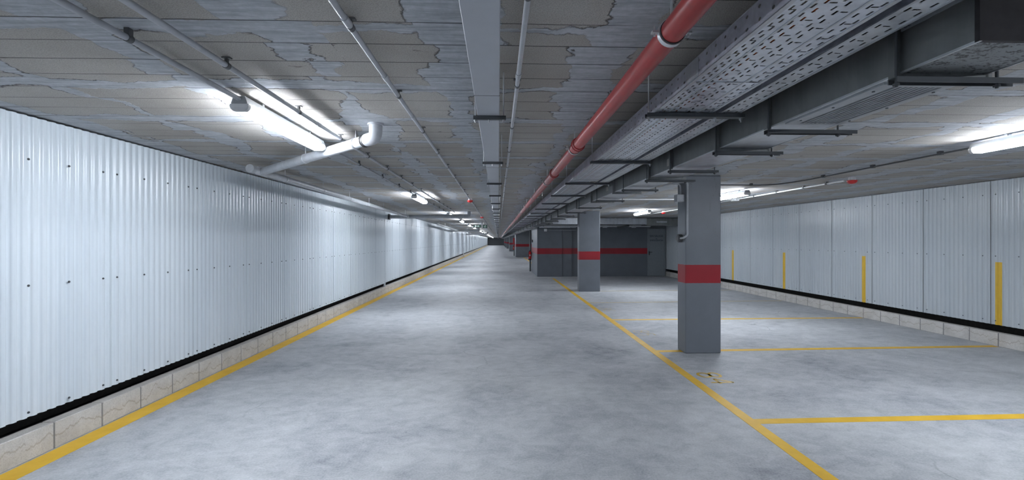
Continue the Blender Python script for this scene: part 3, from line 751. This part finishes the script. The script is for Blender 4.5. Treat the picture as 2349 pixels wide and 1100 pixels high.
# hangers: channel under the duct + rods
hang = [(1.49, .09, .1), (2.19, .05, .12), (2.72, .05, .08), (3.44, .0, .02), (3.98, .0, .12), (4.73, .01, .02), (6.0, .01, .02), (7.3, .01, .02), (8.6, .01, .02), (9.9, .01, .02), (11.2, .01, .02), (12.5, .01, .02), (13.8, .01, .02), (15.1, .01, .02), (16.5, .01, .02)]
for i, (d_, l, r_) in enumerate(hang):
    y = dY(d_, 1.5); zz = zd-.024
    x0, x1 = DX0-.045, DX1+.03+r_*.6
    ch = MB().prism([(y-.018, zz), (y+.018, zz), (y+.018, zz-.018), (y+.014, zz-.018), (y+.014, zz-.003), (y-.014, zz-.003), (y-.014, zz-.018), (y-.018, zz-.018)][::-1], 'x', x0, x1).build('hanger_channel', M['steel'], t)
    for x in (DX0-.032, DX1+.018): MB().tube([(x, y, zz-.03), (x, y, ZT)], .0045, 8).tube([(x, y, zz-.026), (x, y, zz-.018)], .010, 6).build('threaded_rod', M['steel'], ch)
    if i in (1, 3): MB().box(DX0-.020, DX0-.001, y+.03, y+.06, zd-.01, zdt).build('corner_angle', M['duct'], t)
# linear grille in the underside
g0, g1 = dY(1.62, 1.5), dY(2.12, 1.5)
gr = MB().box(DX0+.02, DX1-.004, g0-.025, g0, zd-.008, zd).box(DX0+.02, DX1-.004, g1, g1+.025, zd-.008, zd).box(DX0+.02, DX0+.075, g0, g1, zd-.008, zd).box(DX1-.038, DX1-.004, g0, g1, zd-.008, zd).build('linear_grille', M['grille'], t)
MB().box(DX0+.075, DX1-.038, g0, g1, zd-.0015, zd-.0005).build('grille_void', M['void'], gr)
nsl = 9
for i in range(1, nsl):
    x = DX0+.075+(DX1-DX0-.113)*i/nsl
    MB().box(x-.0032, x+.0032, g0, g1, zd-.008, zd-.002).build('grille_blade', M['grille'], gr)
sc = MB()
for x in (DX0+.045, DX1-.02):
    for q in (.1, .5, .9): sc.tube([(x, g0+(g1-g0)*q, zd-.008), (x, g0+(g1-g0)*q, zd-.011)], .005, 8)
sc.build('grille_screws', M['screw'], gr)
# stickers on the duct side
MB().box(DX0-.0012, DX0, dY(3.50, 1.3), dY(3.58, 1.3), zd+.03, zd+.085).build('duct_sticker', M['label'], t)
MB().box(DX0-.0012, DX0, dY(5.5, 1.3), dY(5.6, 1.3), zd+.05, zd+.10).build('duct_sticker', M['label'], t)
lb = MB().box(DX0-.0012, DX0, dY(1.28, 1.3), dY(1.50, 1.3), zd+.135, zd+.165).build('duct_label', M['greywall'], t)
text_mesh('CE', .022, M['letters'], 'label_lettering', (DX0-.0016, dY(1.49, 1.3), zd+.142), (math.radians(90), 0, math.radians(-90)), t, .0003, 'LEFT')

# transverse duct in front of the core, and pipe beneath
t = thing('ventilation_duct', (4.5, 17.3, EYE+.62), 'galvanised duct crossing the ceiling in front of the stair core', 'duct')
yt0, yt1 = dY(17.3, 4), dY(17.9, 4)
for x0, x1 in ((2.0, 3.2), (3.2, 4.5), (4.5, 5.7)):
    MB().box(x0+.004, x1-.004, yt0, yt1, EYE+.625, ZT-.02).build('duct_section', M['ductbase'], t)
    MB().box(x1-.02, x1+.02, yt0-.02, yt1+.02, EYE+.605, ZT-.01).build('flange', M['ductbase'], t)
MB().box(5.72, 7.15, yt0-.05, yt1, EYE+.575, ZT-.02).build('damper_box', M['duct'], t)
MB().box(6.1, 6.5, yt0-.075, yt0-.05, EYE+.68, EYE+.75).build('inspection_cover', M['ductbase'], t)
t = thing('drain_pipe', (3.5, 18.4, EYE+.53), 'pale drain pipe along the top of the stair core front wall', 'pipe')
yp = dY(18.5, 3)
MB().tube([(1.70, yp, EYE+.58), (2.98, yp, EYE+.585)], .062, 16).build('pipe_run', M['pvc'], t)
MB().tube([(2.9, yp, EYE+.59), (6.35, yp, EYE+.60)], .045, 14).build('pipe_run', M['pvc'], t)
for x in (1.77, 3.1, 4.4, 5.6): MB().tube([(x-.09, yp, EYE+.59), (x+.09, yp, EYE+.59)], .066, 16).build('coupling', M['pvc'], t)
MB().tube([(4.9, yp-.02, EYE+.545), (5.4, yp-.02, EYE+.60)], .04, 12).build('branch', M['pvcdark'], t)
MB().tube([(6.3, yp, EYE+.59), (6.9, yp, EYE+.60)], .07, 14).build('dark_coupling', M['pvcdark'], t)
t = thing('junction_box', (1.98, dY(18.9, 2), EYE+.37), 'small white junction box with thin conduit on the stair core front', 'junction box')
yb = dY(18.95, 2)
MB().box(1.93, 2.05, yb-.05, yb, EYE+.38, EYE+.49, 0, .006).build('box_body', M['white'], t)
MB().tube([(2.05, yb-.02, EYE+.44), (3.3, yb-.02, EYE+.43)], .012, 8).build('conduit_tube', M['conduit'], t)

# downpipe + extinguishers on the left face of the core / broad pier
def extinguisher(x, y, z0, label):
    t = thing('fire_extinguisher', (x, y, z0), label, 'fire extinguisher')
    r = .075
    MB().tube([(x, y, z0), (x, y, z0+.02), (x, y, z0+.36), (x, y, z0+.41), (x, y, z0+.43)], [r*.95, r, r, r*.55, r*.3], 20).build('cylinder', M['redplastic'], t)
    MB().tube([(x, y, z0-.001), (x, y, z0+.05)], r+.003, 20).build('base_ring', M['black'], t)
    MB().box(x-.02, x+.02, y-.05, y+.02, z0+.43, z0+.47).box(x-.012, x+.012, y-.10, y-.01, z0+.475, z0+.49).build('valve_handle', M['black'], t)
    MB().tube(bend([(x, y-.03, z0+.45), (x-.06, y-.09, z0+.42), (x-.07, y-.1, z0+.12)], .06), .012, 8).build('hose', M['black'], t)
    MB().box(x-.03, x+.03, y-r-.0015, y-r+.02, z0+.20, z0+.26).build('white_label', M['white'], t)
    MB().box(x+.03, x+.10, y-.02, y+.02, z0+.3, z0+.36).build('wall_bracket', M['steel'], t)
    return t
extinguisher(1.54, dY(21.9, 1.6), .58, 'red fire extinguisher hanging on the near end of the stair core by the aisle')
extinguisher(1.52, dY(44.4, 1.6), .58, 'red fire extinguisher on the aisle side of the broad pier')
tag(MB().tube([(1.585, dY(22.3, 1.6), 0), (1.585, dY(22.3, 1.6), EYE+.52)], .045, 12).build('downpipe', M['pvcdark']), 'dark vertical downpipe at the back edge of the stair core side', 'pipe')
tag(MB().tube([(1.57, dY(44.7, 1.6), 0), (1.57, dY(44.7, 1.6), EYE+.5)], .05, 12).build('downpipe', M['pvcdark']), 'dark vertical downpipe beside the broad pier', 'pipe')
yy = dY(44.3, 1.6); t = thing('hose_cabinet', (1.54, yy, 1.1), 'tall dark red fire cabinet on the aisle side of the broad pier', 'cabinet')
MB().box(1.47, 1.62, yy, yy+.3, 1.12, 1.78, 0, .01).build('cabinet_body', M['redpaint'], t); MB().box(1.46, 1.47, yy+.03, yy+.27, 1.18, 1.72).build('cabinet_door', M['redplastic'], t)
yy = dY(21.3, 1.6)
tag(MB().box(1.595, 1.64, yy-.05, yy+.05, EYE-.09, EYE+.03, 0, .006).build('call_point', M['cable']), 'small dark switch box on the side of the stair core', 'switch')
yy = dY(19.35, 1.64)
mb = MB()
z = EYE+.40
for k in range(9):
    mb.box(1.637, 1.6395, yy+.02, yy+.11, z-.05, z-.035); mb.box(1.637, 1.6395, yy+.02+(k % 2)*.06, yy+.04+(k % 2)*.06, z-.05, z)
    z -= .085
tag(mb.build('wall_lettering', M['redpaint']), 'red vertical lettering on the side of the stair core near its corner', 'lettering')

# ================================================================== DRAIN PIPES LEFT
RP1 = .042
A0 = Vector((-.925, 3.42, EYE+.777)); B0 = Vector((-2.66, 5.12, EYE+.765))
t = thing('drain_pipe', (A0.x, A0.y, A0.z), 'white drain pipe with elbow crossing diagonally beneath the nearest lamp', 'pipe')
dirv = (B0-A0).normalized()
MB().tube([A0+dirv*.05, B0-dirv*.06], RP1, 24).build('pipe_run', M['pvc'], t)
MB().tube(bend([(A0.x, A0.y, ZT), (A0.x, A0.y, A0.z), A0+dirv*.15], .07), RP1+.007, 24).build('elbow', M['pvc'], t)
MB().tube([(A0.x, A0.y, ZT-.012), (A0.x, A0.y, ZT)], RP1+.018, 24).build('ceiling_collar', M['pvc'], t)
for q in (.13, .155): MB().tube([A0+dirv*(q), A0+dirv*(q+.012)], RP1+.0095, 24).build('seal_ring', M['black'], t)
for q in (.30, 1.25):
    c_ = A0+dirv*q
    MB().tube([c_-dirv*.012, c_+dirv*.012], RP1+.005, 24).tube([c_+Vector((0, 0, RP1)), (c_.x, c_.y, ZT)], .005, 8).box(c_.x+RP1, c_.x+RP1+.022, c_.y-.008, c_.y+.008, c_.z-.006, c_.z+.012).build('pipe_clamp', M['zinc'], t)
P0 = Vector((-2.66, 4.93, EYE+.772)); P1 = Vector((-2.70, 13.45, EYE+.712))
t = thing('drain_pipe', (P0.x, P0.y, P0.z), 'drain pipe running along the top of the left wall from the diagonal pipe', 'pipe')
MB().tube([P0, P1], .037, 20).build('pipe_run', M['pvc'], t)
MB().tube([P0-Vector((0, .04, 0)), P0+Vector((0, .03, 0))], .045, 24).build('inspection_cap', M['conduit'], t)
MB().tube([P0+Vector((0, .12, 0)), P0+Vector((0, .32, -.002))], .046, 20).build('branch_collar', M['pvc'], t)
for k in range(7):
    c_ = P0.lerp(P1, .09+.145*k)
    MB().tube([c_-Vector((0, .012, 0)), c_+Vector((0, .012, 0))], .042, 20).tube([c_, (c_.x, c_.y, ZT)], .004, 8).build('pipe_clamp', M['zinc'], t)
MB().tube([P1-Vector((0, .15, 0)), P1], .045, 20).build('coupling', M['pvc'], t)
y3 = dY(13.5, -2)
t = thing('drain_pipe', (-2, y3, EYE+.7), 'drain pipe crossing the ceiling above the wall joint, behind the second lamp', 'pipe')
MB().tube(bend([(XL-.02, y3, EYE+.705), (-.88, y3, EYE+.725), (-.88, y3, ZT)], .07), .055, 20).build('pipe_run', M['conduit'], t)
MB().box(XL+.0, XL+.02, y3-.1, y3+.1, EYE+.62, EYE+.79).build('wall_plate', M['black'], t)
for x in (-1.05, -1.45): MB().tube([(x, y3, EYE+.723), (x+.02, y3, EYE+.723)], .06, 20).build('seal_ring', M['pvc'], t)
t = thing('drain_pipe', (-2.75, 22, EYE+.6), 'distant drain pipe along the top of the left wall', 'pipe')
MB().tube([(-2.75, 20.5, EYE+.74), (-2.78, 31.3, EYE+.67)], .045, 16).build('pipe_run', M['pvc'], t)
for k in range(5):
    c_ = Vector((-2.75, 20.5, EYE+.74)).lerp(Vector((-2.78, 31.3, EYE+.67)), .05+.22*k)
    MB().tube([c_-Vector((0, .015, 0)), c_+Vector((0, .015, 0))], .051, 16).tube([c_, (c_.x, c_.y, ZT)], .006, 8).build('pipe_clamp', M['zinc'], t)
t = thing('drain_pipe', (-2.3, 31.5, EYE+.65), 'distant drain pipe crossing over the aisle from left wall', 'pipe')
MB().tube(bend([(-3.28, 31.5, EYE+.66), (-1.35, 31.5, EYE+.68), (-1.35, 31.5, ZT)], .07), .06, 16).build('pipe_run', M['pvc'], t)
t = thing('drain_pipe', (-2.3, 46, EYE+.65), 'farthest drain pipe crossing over the aisle from left wall', 'pipe')
MB().tube(bend([(-3.28, 46, EYE+.62), (-1.1, 46, EYE+.66), (-1.1, 46, ZT)], .07), .09, 16).build('pipe_run', M['pvc'], t)
tag(MB().box(-3.25, -3.19, 41.8, 41.95, 0, .42).box(-3.25, -3.12, 41.82, 41.93, 0, .03).build('kerb_bracket', M['white']), 'small white bracket standing against the left kerb far down the aisle', 'bracket')
# wall joint post
tag(MB().box(XL-.035, XL+.012, 13.06, 13.10, .195, EYE+.866).build('trim_3', M['clad']), kind='structure')

# ================================================================== EXIT SIGNS
def sign(px0, px1, d_, h0, h1, label, kind_):
    x0, x1 = (px0-VPX)*d_/F, (px1-VPX)*d_/F; y = dY(d_, (x0+x1)/2)
    t = thing('exit_sign', ((x0+x1)/2, y, EYE+h0), label, 'sign')
    MB().box(x0, x1, y, y+.03, EYE+h0, EYE+h1, 0, .004).build('sign_frame', M['black'], t)
    MB().box(x0+.02, x1-.02, y-.003, y, EYE+h0+.018, EYE+h1-.018).build('sign_face', M['signgreen'], t)
    cx, cz = (x0+x1)/2, EYE+(h0+h1)/2; mb = MB()
    if kind_ == 'arrow':
        mb.box(cx-.02, cx+.04, y-.006, y-.003, cz-.012, cz+.012)
        mb.prism([(cx+.035, cz-.035), (cx+.085, cz), (cx+.035, cz+.035)], 'y', y-.006, y-.003)
        mb.box(cx-.10, cx-.05, y-.006, y-.003, cz-.04, cz+.04)
    else:
        mb.tube([(cx+.015, y-.006, cz+.045), (cx+.015, y-.003, cz+.045)], .012, 12)
        for a, b2 in (((cx, cz-.005), (cx+.01, cz+.032)), ((cx, cz-.005), (cx-.03, cz-.04)), ((cx, cz-.005), (cx+.02, cz-.05)), ((cx+.008, cz+.028), (cx+.04, cz+.01)), ((cx+.008, cz+.028), (cx-.025, cz+.012))):
            mb.tube([(a[0], y-.0055, a[1]), (b2[0], y-.0055, b2[1])], .006, 6)
    mb.build('pictogram', M['white'], t)
    for x in (x0+.04, x1-.04): MB().tube([(x, y+.015, EYE+h1), (x, y+.015, ZT)], .004, 6).build('hanger_rod', M['zinc'], t)
sign(1086, 1104, 20, .575, .70, 'wide exit sign with arrow hanging over the aisle', 'arrow')
sign(1107.5, 1117.5, 20, .54, .70, 'squarer exit sign with running figure hanging over the aisle', 'man')

for o in bpy.data.objects:
    if '_o' in o: del o['_o']
